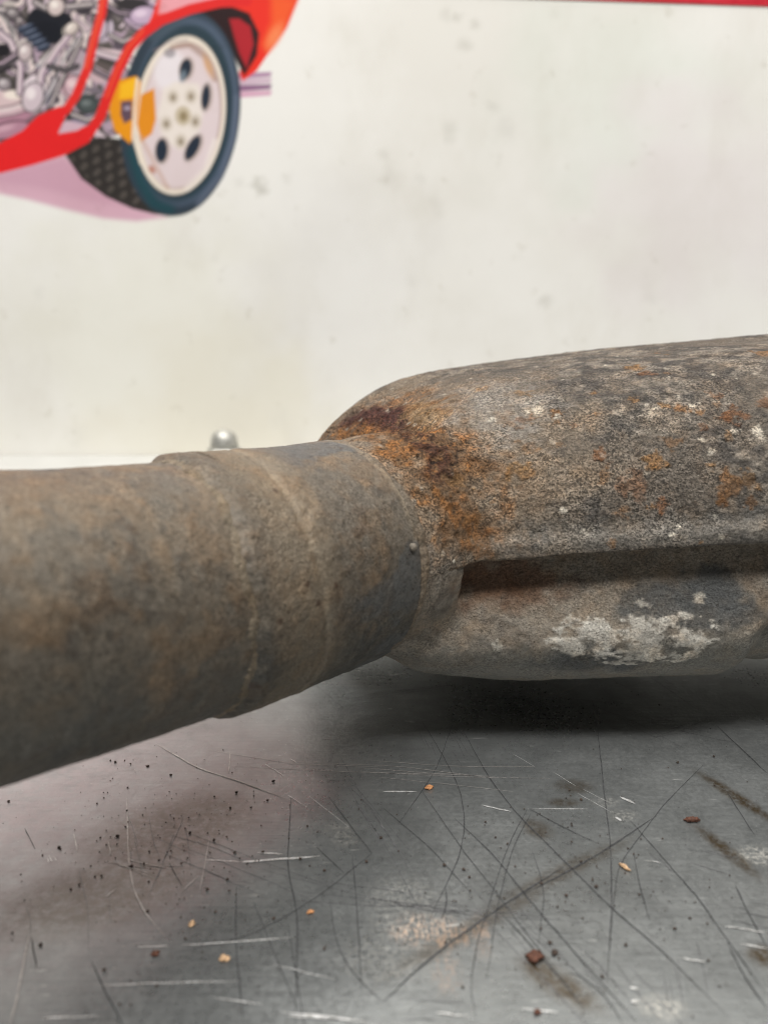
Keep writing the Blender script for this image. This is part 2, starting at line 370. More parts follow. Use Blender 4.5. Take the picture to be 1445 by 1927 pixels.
for k in range(95):           # worn spots: bundles of near-parallel hairline scratches
    c0_ = np.array([rng.uniform(-0.17, 0.19), rng.uniform(0.10, 0.29)])
    fam = rng.random()
    ang0 = rng.normal(-0.95, 0.35) if fam < 0.4 else (rng.normal(1.45, 0.3) if fam < 0.65 else rng.normal(0.05, 0.3))
    L0 = rng.exponential(0.010) + 0.003; sp = rng.uniform(.0006, .006); tone = rng.random()
    for q in range(rng.integers(2, 10)):
        ang = ang0 + rng.normal(0, 0.06); L = L0 * rng.uniform(.3, 1.2)
        u = np.array([math.cos(ang), math.sin(ang)]); nn_ = np.array([-u[1], u[0]])
        c = c0_ + nn_ * rng.normal(0, sp) + u * rng.normal(0, L0 * .5)
        pts = [c - u * L, c + nn_ * L * rng.normal(0, .06), c + u * L]
        if tone < .66: ribbon(pts, rng.uniform(.00004, .00014), V2, F2, 0.0001)
        elif tone < .86: ribbon(pts, rng.uniform(.00005, .00013), V4, F4, 0.00018)
        else: ribbon([c - u * L * .4, c, c + u * L * .4], rng.uniform(.00005, .00012), V3, F3, 0.0002)
for nm, V_, F_, m_ in (('dark_scratches', V1, F1, M_scr_dark), ('fine_scratches', V2, F2, M_scr_mid), ('bright_scratches', V3, F3, M_scr_pale), ('pale_scratches', V4, F4, M_scr_soft)):
    o = mesh_obj(nm, np.array(V_), np.array(F_), m_, bench, False); in_bench(o); o['kind'] = 'stuff'

# ------------------------------------------------------------------ wall and poster
wall = mesh_obj('wall', [(-1.6, YP + 0.012, -0.3), (1.6, YP + 0.012, -0.3), (1.6, YP + 0.012, 1.4), (-1.6, YP + 0.012, 1.4)], [(0, 1, 2, 3)], M_wall)
wall['kind'] = 'structure'
def paint_poster(Q):
    """Q: points in the crop units of the illustration (x right, y down)"""
    n = len(Q); S = lambda *c: srgb(*c)
    col = np.tile(S(238, 236, 231), (n, 1))
    p0 = Q / scl
    for x, y, r, k in [(860, 33, 7, .5), (893, 45, 7, .5), (840, 28, 9, .3), (1042, 27, 8, .5), (1120, 40, 8, .3), (873, 85, 10, .4), (925, 203, 9, .45), (845, 250, 12, .35), (950, 240, 16, .25), (722, 290, 8, .3), (733, 335, 16, .3), (790, 335, 8, .3),
            (820, 386, 14, .3), (540, 335, 8, .4), (775, 527, 8, .35), (1023, 568, 9, .45), (1215, 530, 14, .35), (1222, 560, 9, .3), (490, 353, 12, .75), (450, 345, 8, .25), (405, 484, 8, .5), (75, 552, 9, .3), (332, 738, 12, .35), (152, 823, 18, .3), (320, 770, 60, .18), (470, 790, 60, .3), (540, 810, 50, .25)]:
        dd_ = np.hypot(p0[:, 0] - x, (p0[:, 1] - y) * .9) / (r * 1.7) + 1.2 * (fbm(np.c_[p0 / r, np.full(n, x * .1)], .9, 3, int(x)) - .5)
        col = mixc(col, S(160, 156, 142), (1 - sstep(-.1, 1.2, dd_)) * k * .62)
    for x, y, r, c_ in [(1150, 180, 260, (232, 233, 226)), (1320, 380, 260, (234, 229, 227)), (250, 650, 300, (235, 233, 224)), (400, 800, 260, (230, 226, 213)), (640, 500, 220, (234, 232, 228))]:
        dd_ = np.hypot(p0[:, 0] - x, p0[:, 1] - y) / r + .9 * (fbm(np.c_[p0 / 90, np.full(n, x * .1)], 1, 4, int(x)) - .5)
        col = mixc(col, S(*c_), 1 - sstep(.3, 1.1, dd_))
    P3 = np.c_[Q, np.zeros(n)]
    wv = np.c_[vnoise(P3 / 34.0, 40), vnoise(P3 / 34.0, 41)] - 0.5
    sel = (Q[:, 0] < 1450) & (Q[:, 1] < 1100)
    idx = np.where(sel)[0]; q = Q[idx]; q3 = P3[idx]; c = col[idx]
    def poly(pts):
        pts = np.asarray(pts, float); d = np.full(len(q), 1e9); ins = np.zeros(len(q), bool)
        for a, b in zip(pts, np.roll(pts, -1, 0)):
            ab = b - a; t = np.clip(((q - a) @ ab) / (ab @ ab), 0, 1)
            d = np.minimum(d, np.hypot(*(q - a - t[:, None] * ab).T))
            cr = ((a[1] > q[:, 1]) != (b[1] > q[:, 1])) & (q[:, 0] < (b[0] - a[0]) * (q[:, 1] - a[1]) / (b[1] - a[1] + 1e-12) + a[0]); ins ^= cr
        return np.where(ins, -d, d)
    def ell(cx, cy, a, b, ang=0.0):
        ca, sa = math.cos(math.radians(ang)), math.sin(math.radians(ang)); dx, dy = q[:, 0] - cx, q[:, 1] - cy
        return (np.hypot((ca * dx + sa * dy) / a, (-sa * dx + ca * dy) / b) - 1) * min(a, b)
    def line(pts, wd): return seg_dist(q, pts) - wd / 2
    def put(d, colr, soft=4.0, k=1.0):
        nonlocal c
        c = mixc(c, S(*colr), (1 - sstep(-soft, soft, d)) * k)
    # shadow on the ground
    put(poly([(-600, 700), (0, 760), (290, 700), (420, 800), (600, 930), (760, 985), (620, 1003), (470, 990), (300, 950), (130, 905), (0, 878), (-600, 800)]), (214, 172, 188), 16)
    put(poly([(-600, 740), (0, 780), (290, 715), (420, 820), (560, 930), (430, 920), (200, 860), (0, 830), (-600, 790)]), (196, 150, 170), 30, .55)
    # machinery seen through the cut-away
    mach = poly([(-600, -400), (720, -400), (715, 50), (640, 160), (560, 330), (560, 600), (420, 660), (200, 600), (0, 660), (-600, 760)])
    pal = np.array([S(*x) for x in [(58, 54, 58), (44, 42, 48), (205, 185, 192), (150, 138, 146), (226, 210, 208), (92, 84, 90), (178, 156, 172), (112, 104, 104), (70, 66, 62), (215, 196, 205)]])
    warp = (np.c_[vnoise(q3 / 45, 50), vnoise(q3 / 45, 51)] - 0.5) * 70
    vv = fbm(np.c_[q + warp, np.zeros(len(q))], 1 / 90.0, 2, 60) * 11.0
    c0 = np.floor(vv).astype(int) % 10; fr = sstep(.35, .8, vv - np.floor(vv))[:, None]
    m = 1 - sstep(-5, 5, mach); c = c * (1 - m[:, None]) + (pal[c0] * (1 - fr) + pal[(c0 + 1) % 10] * fr) * m[:, None]
    for (x, y, a, b, g, cc) in [(230, 110, 110, 85, 20, (30, 32, 40)), (60, 60, 60, 30, 40, (40, 38, 42)), (15, 230, 40, 30, 0, (36, 34, 38)), (40, 20, 30, 18, 0, (190, 180, 176)),
            (255, 30, 34, 40, 20, (235, 222, 214)), (320, 140, 40, 32, -40, (226, 216, 205)), (110, 230, 40, 55, 10, (214, 202, 200)), (150, 430, 60, 90, 15, (222, 208, 214)), (40, 460, 90, 50, 0, (212, 188, 190)),
            (30, 560, 140, 55, -12, (176, 130, 148)), (60, 430, 40, 20, 0, (238, 226, 216)), (330, 385, 55, 65, 0, (205, 170, 178)), (395, 470, 55, 45, 0, (84, 92, 92)), (470, 130, 45, 60, 10, (196, 182, 196)),
            (640, 60, 80, 60, -10, (196, 172, 196)), (600, 20, 80, 30, 0, (52, 48, 50)), (480, 60, 30, 50, 0, (70, 62, 66)), (380, 40, 40, 30, 0, (60, 54, 60)), (560, 200, 50, 24, -20, (90, 80, 90)),
            (520, 250, 110, 22, 12, (222, 200, 205)), (470, 300, 60, 16, 20, (96, 86, 84)), (450, 345, 50, 30, 10, (198, 172, 178)), (430, 410, 50, 14, 10, (120, 110, 120)), (230, 445, 26, 36, 0, (126, 122, 140)),
            (540, 330, 40, 40, 0, (166, 146, 160)), (350, 290, 40, 60, 10, (176, 160, 170)), (160, 540, 60, 20, -30, (120, 96, 106)), (380, 545, 70, 22, -14, (150, 140, 160)), (345, 530, 60, 10, 12, (40, 38, 46))]:
        put(ell(x, y, a, b, g), cc, 6)
    for pts, wd, cc in [([(0, 60), (60, 130), (70, 250)], 14, (150, 146, 146)), ([(150, 20), (240, 60), (330, 40)], 12, (168, 158, 162)), ([(340, 150), (270, 200), (180, 290)], 18, (206, 198, 198)), ([(170, 300), (230, 320), (260, 260)], 10, (160, 160, 170)),
            ([(370, 160), (300, 250), (200, 480)], 12, (190, 184, 186)), ([(280, 300), (220, 390), (180, 480)], 7, (96, 90, 96)), ([(0, 330), (60, 300), (110, 330)], 16, (40, 38, 42)), ([(240, 280), (270, 380), (200, 470)], 8, (60, 56, 60)),
            ([(300, 0), (380, 60), (440, 70)], 10, (70, 64, 70)), ([(430, 240), (520, 260), (640, 275)], 9, (140, 122, 132)), ([(560, 90), (600, 130), (640, 150)], 9, (60, 54, 60))]:
        put(line(pts, wd), cc, 4)
    def tube2(pts, wd, base, hi):
        put(line(pts, wd + 9), (34, 30, 34), 4); put(line(pts, wd), base, 4)
        put(line([(x - wd * .16, y - wd * .16) for x, y in pts], wd * .3), hi, 5, .9)
    def round2(x, y, a, b, g, base, hi):
        put(ell(x, y, a + 6, b + 6, g), (36, 32, 36), 4); put(ell(x, y, a, b, g), base, 4); put(ell(x - a * .2, y - b * .25, a * .5, b * .4, g), hi, 8, .85)
    W_, G_, L_, D_ = (228, 216, 214), (128, 120, 124), (190, 168, 182), (70, 66, 70)
    for a_ in [([(-40, 40), (40, 50), (95, 95)], 30, G_, W_), ([(0, 150), (50, 190), (95, 300), (90, 420)], 26, L_, W_), ([(160, 10), (215, 40), (330, 30), (420, 20)], 24, G_, W_), ([(335, 135), (270, 210), (190, 330), (175, 420)], 30, L_, W_),
            ([(370, 180), (330, 270), (270, 390), (230, 480)], 16, G_, W_), ([(-60, 300), (20, 290), (80, 250)], 34, D_, L_), ([(220, 300), (300, 320), (350, 300)], 18, D_, G_), ([(480, 20), (540, 60), (600, 70), (690, 40)], 22, D_, L_),
            ([(425, 235), (520, 262), (660, 285)], 26, L_, W_), ([(430, 320), (480, 345), (520, 370)], 18, D_, L_), ([(500, 160), (560, 190), (610, 170)], 18, G_, W_), ([(-60, 520), (60, 500), (150, 470)], 40, (206, 176, 184), W_), ([(330, 520), (400, 545), (470, 520)], 20, G_, W_)]: tube2(*a_)
    for a_ in [(255, 30, 36, 40, 20, (206, 190, 188), (244, 236, 230)), (325, 128, 34, 24, -40, (206, 192, 186), (242, 234, 226)), (60, 60, 30, 24, 10, (120, 112, 116), (196, 188, 188)), (115, 235, 30, 38, 10, (196, 180, 182), (238, 230, 228)), (150, 440, 46, 66, 15, (206, 190, 198), (240, 230, 232)),
            (20, 380, 30, 26, 0, (150, 140, 144), (210, 202, 204)), (40, 590, 96, 34, -14, (176, 130, 148), (206, 166, 180)), (335, 390, 42, 48, 0, (200, 166, 176), (232, 206, 208)), (455, 130, 32, 46, 10, (186, 172, 186), (226, 214, 222)), (400, 475, 42, 34, 0, (76, 84, 84), (120, 128, 128)), (650, 70, 60, 40, -10, (190, 166, 190), (226, 206, 222)), (550, 330, 30, 30, 0, (160, 140, 152), (214, 198, 204))]: round2(*a_)
    put(ell(225, 150, 62, 52, 20), (26, 28, 36), 8)
    for k in range(5):   # spring
        put(ell(118 + 20 * k, 128 + 22 * k, 42 - 2 * k, 17, -22), (40, 48, 66), 3); put(ell(116 + 20 * k, 120 + 22 * k, 30, 5, -22), (110, 120, 140), 3)
    # rear lamp stubs
    for k, cc in enumerate([(176, 140, 168), (206, 180, 196), (140, 100, 134), (214, 168, 190)]):
        put(poly([(1080, 330 + 28 * k), (1232, 326 + 28 * k), (1226, 348 + 28 * k), (1080, 360 + 28 * k)]), cc, 6)
    # fender
    put(poly([(690, 70), (720, -20), (690, -400), (1560, -400), (1350, 0), (1300, 125), (1225, 230), (1165, 320), (1100, 368), (1085, 330), (1120, 200), (1100, 70), (950, 30), (760, 80), (650, 160)]), (232, 50, 36), 6)
    put(poly([(720, 62), (730, -20), (700, -400), (1120, -400), (1090, -30), (1000, 5), (860, 34), (770, 60)]), (232, 160, 168), 12)
    put(poly([(1230, -20), (1345, 0), (1290, 130), (1215, 235), (1190, 200), (1230, 100)]), (240, 92, 44), 25)
    put(ell(1245, 165, 60, 26, -62), (244, 140, 90), 18, .8)
    put(poly([(860, 60), (940, 30), (1040, 25), (1130, 60), (1175, 150), (1165, 250), (1108, 345), (1060, 260), (980, 120)]), (44, 26, 28), 7)
    put(poly([(1040, 85), (1085, 85), (1135, 120), (1150, 200), (1118, 310), (1085, 240), (1060, 160)]), (176, 36, 46), 8)
    # tyre
    put(poly([(295, 700), (360, 650), (450, 620), (560, 630), (640, 700), (700, 860), (780, 975), (700, 970), (600, 945), (480, 890), (370, 810)]), (52, 48, 46), 6)
    tr = poly([(300, 700), (420, 640), (560, 640), (600, 780), (660, 940), (560, 925), (400, 820)])
    st = (np.sin((q[:, 0] * .75 + q[:, 1] * .5) / 9.0) * np.sin((q[:, 1] * .8 - q[:, 0] * .35) / 13.0) > 0.25) * 1.0
    c = mixc(c, S(112, 104, 98), st * (1 - sstep(-14, 4, tr)) * .35)
    TILT = 96.0
    put(ell(818, 512, 470, 270, TILT), (50, 62, 74), 6)
    put(ell(838, 506, 425, 236, TILT), (84, 98, 118), 16); put(ell(828, 512, 405, 226, TILT), (44, 62, 72), 12)
    put(line([(600, 690), (640, 820), (700, 920), (770, 950)], 46), (30, 72, 80), 22, .8)
    put(line([(900, 920), (1000, 800), (1060, 620), (1072, 440)], 20), (104, 114, 134), 16, .7)
    put(poly([(640, 160), (720, 95), (860, 60), (800, 130), (700, 190)]), (70, 84, 96), 18, .8)
    # rim
    put(ell(817, 522, 362, 205, TILT), (232, 220, 206), 5); put(ell(822, 524, 334, 182, TILT), (176, 150, 142), 6); put(ell(818, 530, 325, 178, TILT), (222, 206, 208), 8)
    put(ell(770, 320, 70, 90, 20), (232, 224, 228), 20); put(line([(780, 215), (860, 205), (930, 260), (975, 360)], 22), (168, 140, 128), 10, .8); put(ell(945, 300, 16, 50, -20), (216, 164, 110), 12, .7)
    put(ell(770, 240, 26, 22, 0), (130, 124, 130), 8, .7); put(line([(700, 230), (770, 190), (850, 180)], 8), (150, 130, 138), 5, .6)
    put(poly([(640, 430), (700, 400), (708, 540), (690, 605), (640, 645), (622, 560)]), (226, 142, 32), 6)
    put(poly([(742, 400), (800, 370), (900, 380), (930, 470), (900, 600), (820, 680), (740, 640), (715, 520)]), (232, 222, 214), 16)
    for x, y, a, b, g in [(842, 312, 26, 46, 12), (933, 440, 19, 58, 6), (733, 682, 27, 54, 4), (874, 670, 25, 62, 28)]:
        put(ell(x + 4, y, a + 9, b + 9, g), (190, 172, 166), 6); put(ell(x, y, a, b, g), (38, 48, 62), 5)
    put(ell(830, 345, 14, 26, 12), (112, 126, 138), 8)
    for x, y in [(785, 440), (866, 436), (755, 560), (886, 550), (820, 640)]:
        put(ell(x, y, 28, 34), (206, 194, 180), 8, .8); put(ell(x, y + 2, 13, 17), (158, 144, 126), 6)
    put(ell(830, 525, 36, 44), (196, 182, 158), 9); put(ell(832, 527, 17, 22), (148, 132, 102), 7)
    put(line([(640, 620), (700, 740), (760, 850)], 16), (196, 160, 140), 10, .6); put(ell(690, 768, 14, 20, -30), (180, 110, 80), 8, .8)
    put(line([(975, 640), (930, 770), (850, 850)], 26), (236, 226, 220), 12, .8)
    # caliper
    put(poly([(540, 362), (618, 345), (640, 370), (628, 480), (606, 622), (590, 652), (520, 592), (495, 500), (510, 425)]), (232, 150, 26), 6)
    put(poly([(548, 380), (620, 350), (632, 380), (615, 440), (540, 450)]), (244, 184, 34), 8)
    put(poly([(550, 460), (600, 455), (600, 540), (565, 560), (548, 520)]), (98, 76, 90), 7); put(ell(578, 490, 14, 9), (176, 160, 178), 5)
    put(line([(625, 360), (612, 480), (604, 620), (640, 740)], 12), (236, 222, 204), 5)
    # red frame members and sill
    put(line([(700, -300), (476, -40), (462, 60), (430, 170), (398, 310), (345, 435), (300, 500)], 40), (226, 48, 44), 5)
    put(line([(470, -20), (452, 80), (420, 190), (390, 310)], 8), (240, 110, 70), 5, .7)
    put(line([(1120, 6), (1000, 10), (860, 42), (730, 92), (650, 150), (590, 215), (540, 310), (500, 410), (455, 530), (400, 610), (300, 655)], 46), (224, 42, 40), 5)
    put(line([(650, 138), (580, 220), (530, 320), (485, 440)], 8), (244, 110, 66), 6, .6)
    put(poly([(-600, 820), (-600, 730), (0, 648), (105, 592), (172, 524), (268, 482), (316, 486), (268, 600), (380, 570), (440, 566), (405, 645), (290, 705), (150, 748), (0, 786)]), (228, 38, 40), 5)
    put(poly([(285, 560), (300, 545), (395, 566), (350, 592), (268, 606)]), (206, 176, 190), 6)
    col[idx] = c
    return col
scl = 2.408
xa, za = on_y(0, 0, YP)[0], on_y(0, 0, YP)[2]
x_l, x_r = on_y(-160, 200, YP)[0], on_y(640, 200, YP)[0]
z_t, z_b = on_y(0, -170, YP)[2], on_y(0, 460, YP)[2]
px_ = axis_grid([(-0.75, x_l, 0.05), (x_l, x_r, 0.0007), (x_r, 0.40, 0.0025), (0.40, 0.75, 0.05)])
pz_ = axis_grid([(0.004, z_b, 0.0025), (z_b, z_t, 0.0007), (z_t, 0.62, 0.03)])
Xp, Zp = np.meshgrid(px_, pz_)
PP = np.c_[Xp.ravel(), np.full(Xp.size, YP), Zp.ravel()]
d_ = PP[:, 1] * CP - (PP[:, 2] - HC) * SP; u_ = PP[:, 1] * SP + (PP[:, 2] - HC) * CP
Q = np.c_[722.5 + F_PX * PP[:, 0] / d_, 963.5 - F_PX * u_ / d_] * scl
pcol = paint_poster(Q)
poster = mesh_obj('poster', PP, grid_faces(len(px_), len(pz_)), M_print, None, False, col=pcol)
tag(poster, 'white wall poster printed with a cutaway red car, behind the converter', 'poster')
a, b = on_y(1060, -1.5, YP - 0.0006), on_y(1700, 20.6, YP - 0.0006)
M_red = mat_plain('red_print', (0.56, 0.012, 0.03), 0.45, 0, 0.06, 40)
sl = (b[2] - a[2]) / (b[0] - a[0]); x0, x1 = -0.30, 0.74
zz = lambda x: a[2] + sl * (x - a[0])
mesh_obj('red_border', [(x0, YP - 0.0006, zz(x0)), (x1, YP - 0.0006, zz(x1)), (x1, YP - 0.0006, zz(x1) + 0.05), (x0, YP - 0.0006, zz(x0) + 0.05)], [(0, 1, 2, 3)], M_red, poster)

# ------------------------------------------------------------------ bolt on the back rail
import bmesh
def lathe(name, prof, mat, parent, seg=32, hexr=None):
    V, Fc = [], []
    for r, z in prof:
        for k in range(seg):
            t = 2 * math.pi * k / seg; V.append((r * math.cos(t), r * math.sin(t), z))
    for i in range(len(prof) - 1):
        for k in range(seg):
            k2 = (k + 1) % seg; Fc.append((i * seg + k, i * seg + k2, (i + 1) * seg + k2, (i + 1) * seg + k))
    Fc.append(tuple(range(seg))[::-1]); Fc.append(tuple((len(prof) - 1) * seg + k for k in range(seg)))
    return mesh_obj(name, np.array(V), Fc, mat, parent)
bp = on_y(424, 868, 0.585)
bolt = empty('cap_bolt', (bp[0], 0.585, 0.0106)); bolt.scale = (1.05, 1.05, 1.0)
tag(bolt, 'blurred silver domed bolt standing on the pale rail behind the pipe', 'bolt')
lathe('washer', [(0.0135, 0.0), (0.0140, 0.0006), (0.0140, 0.0018), (0.0135, 0.0024)], M_zinc, bolt)
lathe('nut', [(0.0118, 0.0025), (0.0125, 0.0035), (0.0125, 0.0105), (0.0112, 0.0125)], M_zinc, bolt, 6).data.polygons.foreach_set('use_smooth', [False] * 20)
lathe('dome', [(0.0098, 0.0126), (0.0094, 0.0175)] + [(0.0090 * math.cos(t), 0.0185 + 0.0075 * math.sin(t)) for t in np.linspace(0.1, 1.5, 8)], M_zinc, bolt)

# ------------------------------------------------------------------ the converter
conv = empty('catalytic_converter', (0, 0, 0))
tag(conv, 'rusty brown grey catalytic converter with inlet pipe lying on the scratched bench', 'car part')
C0 = np.array([-.0108, .2145, .0613]); AX = np.array([.0652, .068, -.003]); AX /= np.linalg.norm(AX)
N1 = np.cross(AX, [0, 0, 1.0]); N1 /= np.linalg.norm(N1); N2 = np.cross(N1, AX)
TL = 0.078                                           # rise of the body to the right
ZS = lambda x: 0.0612 + TL * (x - 0.02)              # height of the seam
PLAN = np.array([(0.001, 0.2095), (0.215, 0.2055), (0.24, 0.235), (0.24, 0.325), (0.215, 0.350), (0.012, 0.352), (-0.030, 0.318), (-0.033, 0.288)])
RC = 0.012
def plan_sdf(x, y):
    cen = PLAN.mean(0); pts = PLAN
    P2 = np.c_[x.ravel(), y.ravel()]; d = np.full(len(P2), 1e9); ins = np.zeros(len(P2), bool)
    # shrink then round
    sh = cen + (pts - cen) * (1 - RC / np.linalg.norm(pts - cen, axis=1))[:, None]
    for a, b in zip(sh, np.roll(sh, -1, 0)):
        ab = b - a; t = np.clip(((P2 - a) @ ab) / (ab @ ab), 0, 1)
        d = np.minimum(d, np.hypot(*(P2 - a - t[:, None] * ab).T))
        ins ^= ((a[1] > P2[:, 1]) != (b[1] > P2[:, 1])) & (P2[:, 0] < (b[0] - a[0]) * (P2[:, 1] - a[1]) / (b[1] - a[1] + 1e-12) + a[0])
    return (np.where(ins, -d, d) - RC * 0.8).reshape(x.shape)
def smin(a, b, k):
    h = np.clip(0.5 + 0.5 * (b - a) / k, 0, 1); return b * (1 - h) + a * h - k * h * (1 - h)
def smax(a, b, k): return -smin(-a, -b, k)
def neck(x, y, z, dr):
    px, py, pz = x - C0[0], y - C0[1], z - C0[2]
    s = px * AX[0] + py * AX[1] + pz * AX[2]
    r = np.sqrt(np.maximum(px * px + py * py + pz * pz - s * s, 0))
    rad = 0.0303 + 0.0012 * sstep(-0.002, 0.012, s) - dr
    return smax(r - rad, np.abs(s - 0.0045) - 0.0115, 0.003)
HU, RU, NU = 0.0462, 0.058, 2.15
HL, RL, NL = 0.0548, 0.066, 2.0
def f_upper(x, y, z, d2=None):
    if d2 is None: d2 = plan_sdf(x, y)
    zz = z - ZS(x)
    q = np.maximum(0, 1 + d2 / RU)
    pil = ((q ** NU + (np.maximum(zz, 0) / (HU * (0.925 + 0.085 * sstep(-0.03, 0.13, x)))) ** NU) ** (1 / NU) - 1) * 0.048
    fl = smax(d2 - 0.0012, np.abs(zz - 0.0012) - 0.0022, 0.002)
    body = smin(pil, fl, 0.004)
    body = smin(body, neck(x, y, z, 0.0), 0.0045 + 0.0090 * sstep(0.004, 0.028, zz))
    return smax(body, -(zz + 0.0010), 0.0012)
def f_lower(x, y, z, d2=None):
    if d2 is None: d2 = plan_sdf(x, y)
    zz = z - ZS(x)
    groove = 0.0026 * sstep(0.100, 0.113, x) * sstep(-0.01, -0.03, zz) + 0.0009 * np.exp(-((x - 0.1075 - 0.05 * (y - 0.22)) / 0.0045) ** 2) * sstep(-0.010, -0.024, zz)
    q = np.maximum(0, 1 + (d2 - 0.0012) / RL); zc = zz + 0.026
    hh = np.where(zc > 0, 0.0275, HL + 0.045 * (x - 0.03) - 0.026 - 0.009 * (1 - sstep(-0.01, 0.05, x)))
    pil = ((q ** NL + (np.abs(zc) / hh) ** NL) ** (1 / NL) - 1) * 0.027 + groove
    pil = smin(pil, smax(d2 + 0.0062, np.abs(zz + 0.008) - 0.013, 0.002), 0.009)
    body = smin(pil, neck(x, y, z, 0.0004), 0.0045)
    return smax(body, zz - 0.004, 0.001)

def surface_nets(f, lo, hi, h):
    xs = np.arange(lo[0], hi[0], h); ys = np.arange(lo[1], hi[1], h); zs = np.arange(lo[2], hi[2], h)
    X2, Y2 = np.meshgrid(xs, ys, indexing='ij'); d2 = plan_sdf(X2, Y2)
    G = np.empty((len(xs), len(ys), len(zs)), np.float32)
    for k, z in enumerate(zs): G[:, :, k] = f(X2, Y2, np.full_like(X2, z), d2)
    ins = G < 0
    cnt = np.zeros(tuple(s - 1 for s in G.shape), np.int8)
    for o in [(i, j, k) for i in (0, 1) for j in (0, 1) for k in (0, 1)]:
        cnt += ins[o[0]:o[0] + cnt.shape[0], o[1]:o[1] + cnt.shape[1], o[2]:o[2] + cnt.shape[2]]
    act = (cnt > 0) & (cnt < 8); idx = -np.ones(cnt.shape, np.int64); I = np.argwhere(act); idx[act] = np.arange(len(I))
    V = (I + 0.5) * h + np.array([xs[0], ys[0], zs[0]])
    Fs = []
    for ax in range(3):
        o1, o2 = [(1, 2), (2, 0), (0, 1)][ax]
        a = np.moveaxis(ins, ax, 0); flip_axes = None
        A0 = np.take(ins, np.arange(ins.shape[ax] - 1), ax); A1 = np.take(ins, np.arange(1, ins.shape[ax]), ax)
        E_ = np.argwhere(A0 != A1)
        E_ = E_[(E_[:, o1] > 0) & (E_[:, o2] > 0) & (E_[:, o1] < idx.shape[o1]) & (E_[:, o2] < idx.shape[o2])]
        s = A0[tuple(E_.T)]
        def at(d1, d2_):
            e = E_.copy(); e[:, o1] -= d1; e[:, o2] -= d2_; return idx[tuple(e.T)]
        quad = np.c_[at(1, 1), at(0, 1), at(0, 0), at(1, 0)]
        quad[~s] = quad[~s][:, ::-1]; Fs.append(quad)
    return V, np.concatenate(Fs)
def grad(f, V, e=2e-4):
    g = np.empty_like(V)
    for k in range(3):
        d = np.zeros(3); d[k] = e; a = V + d; b = V - d
        g[:, k] = (f(a[:, 0], a[:, 1], a[:, 2]) - f(b[:, 0], b[:, 1], b[:, 2])) / (2 * e)
    return g
def project(f, V, it=3):
    for _ in range(it):
        g = grad(f, V); val = f(V[:, 0], V[:, 1], V[:, 2]); gn = (g * g).sum(1) + 1e-6
        st = (val / gn)[:, None] * g; ln = np.linalg.norm(st, axis=1); st *= np.minimum(1, 0.0012 / (ln + 1e-12))[:, None]
        V = V - st
    return V, g / (np.linalg.norm(g, axis=1)[:, None] + 1e-9)
def subdivide(V, Fq):
    E_ = np.sort(np.concatenate([Fq[:, [i, (i + 1) % 4]] for i in range(4)]), axis=1)
    key = E_[:, 0] * len(V) + E_[:, 1]; u, inv = np.unique(key, return_inverse=True)
    mid = 0.5 * (V[u // len(V)] + V[u % len(V)]); cen = V[Fq].mean(1)
    n = len(Fq); e = inv.reshape(4, n).T + len(V); cidx = np.arange(n) + len(V) + len(u)
    Fn = np.concatenate([np.c_[Fq[:, i], e[:, i], cidx, e[:, (i - 1) % 4]] for i in range(4)])
    return np.concatenate([V, mid, cen]), Fn
def relax(V, Fq, it=2):
    for _ in range(it):
        acc = np.zeros_like(V); n = np.zeros(len(V)); c = V[Fq].mean(1)
        for i in range(4): np.add.at(acc, Fq[:, i], c); np.add.at(n, Fq[:, i], 1)
        V = acc / np.maximum(n, 1)[:, None]
    return V

# marks that belong to the shells, anchored on the surface itself
def hit(f, px, py, t0=0.12, t1=0.45):
    for k in range(12):
        p = hit1(f, px, py + 4 * k, t0, t1)
        if p is not None: return p
    return None
def hit1(f, px, py, t0, t1):
    d = ray(px, py); o = np.array([0, 0, HC]); ts = np.linspace(t0, t1, 900); pts = o + ts[:, None] * d
    v = f(pts[:, 0], pts[:, 1], pts[:, 2]); k = np.argmax(v < 0)
    return pts[k] if v[k] < 0 else None
S_ = srgb
def spot(V, c, r, irregular=0.6, seed=0):
    if c is None: return np.zeros(len(V))
    d = np.linalg.norm(V - c, axis=1) / r
    m = np.zeros(len(V)); k = d < 2.2
    if k.any(): m[k] = 1 - sstep(0.55, 1.0, d[k] + irregular * 2 * (fbm(V[k], 1.6 / r, 3, seed) - 0.5))
    return m

def finish(name, f, lo, hi, h, painter, mat):
    V, Fq = surface_nets(f, lo, hi, h); V = relax(V, Fq, 1); V, _ = project(f, V, 3)
    V, Fq = subdivide(V, Fq); V, N = project(f, V, 2)
    V2, col, at = painter(V, N)
    return mesh_obj(name, V2, Fq, mat, conv, True, attrs=at, col=col)

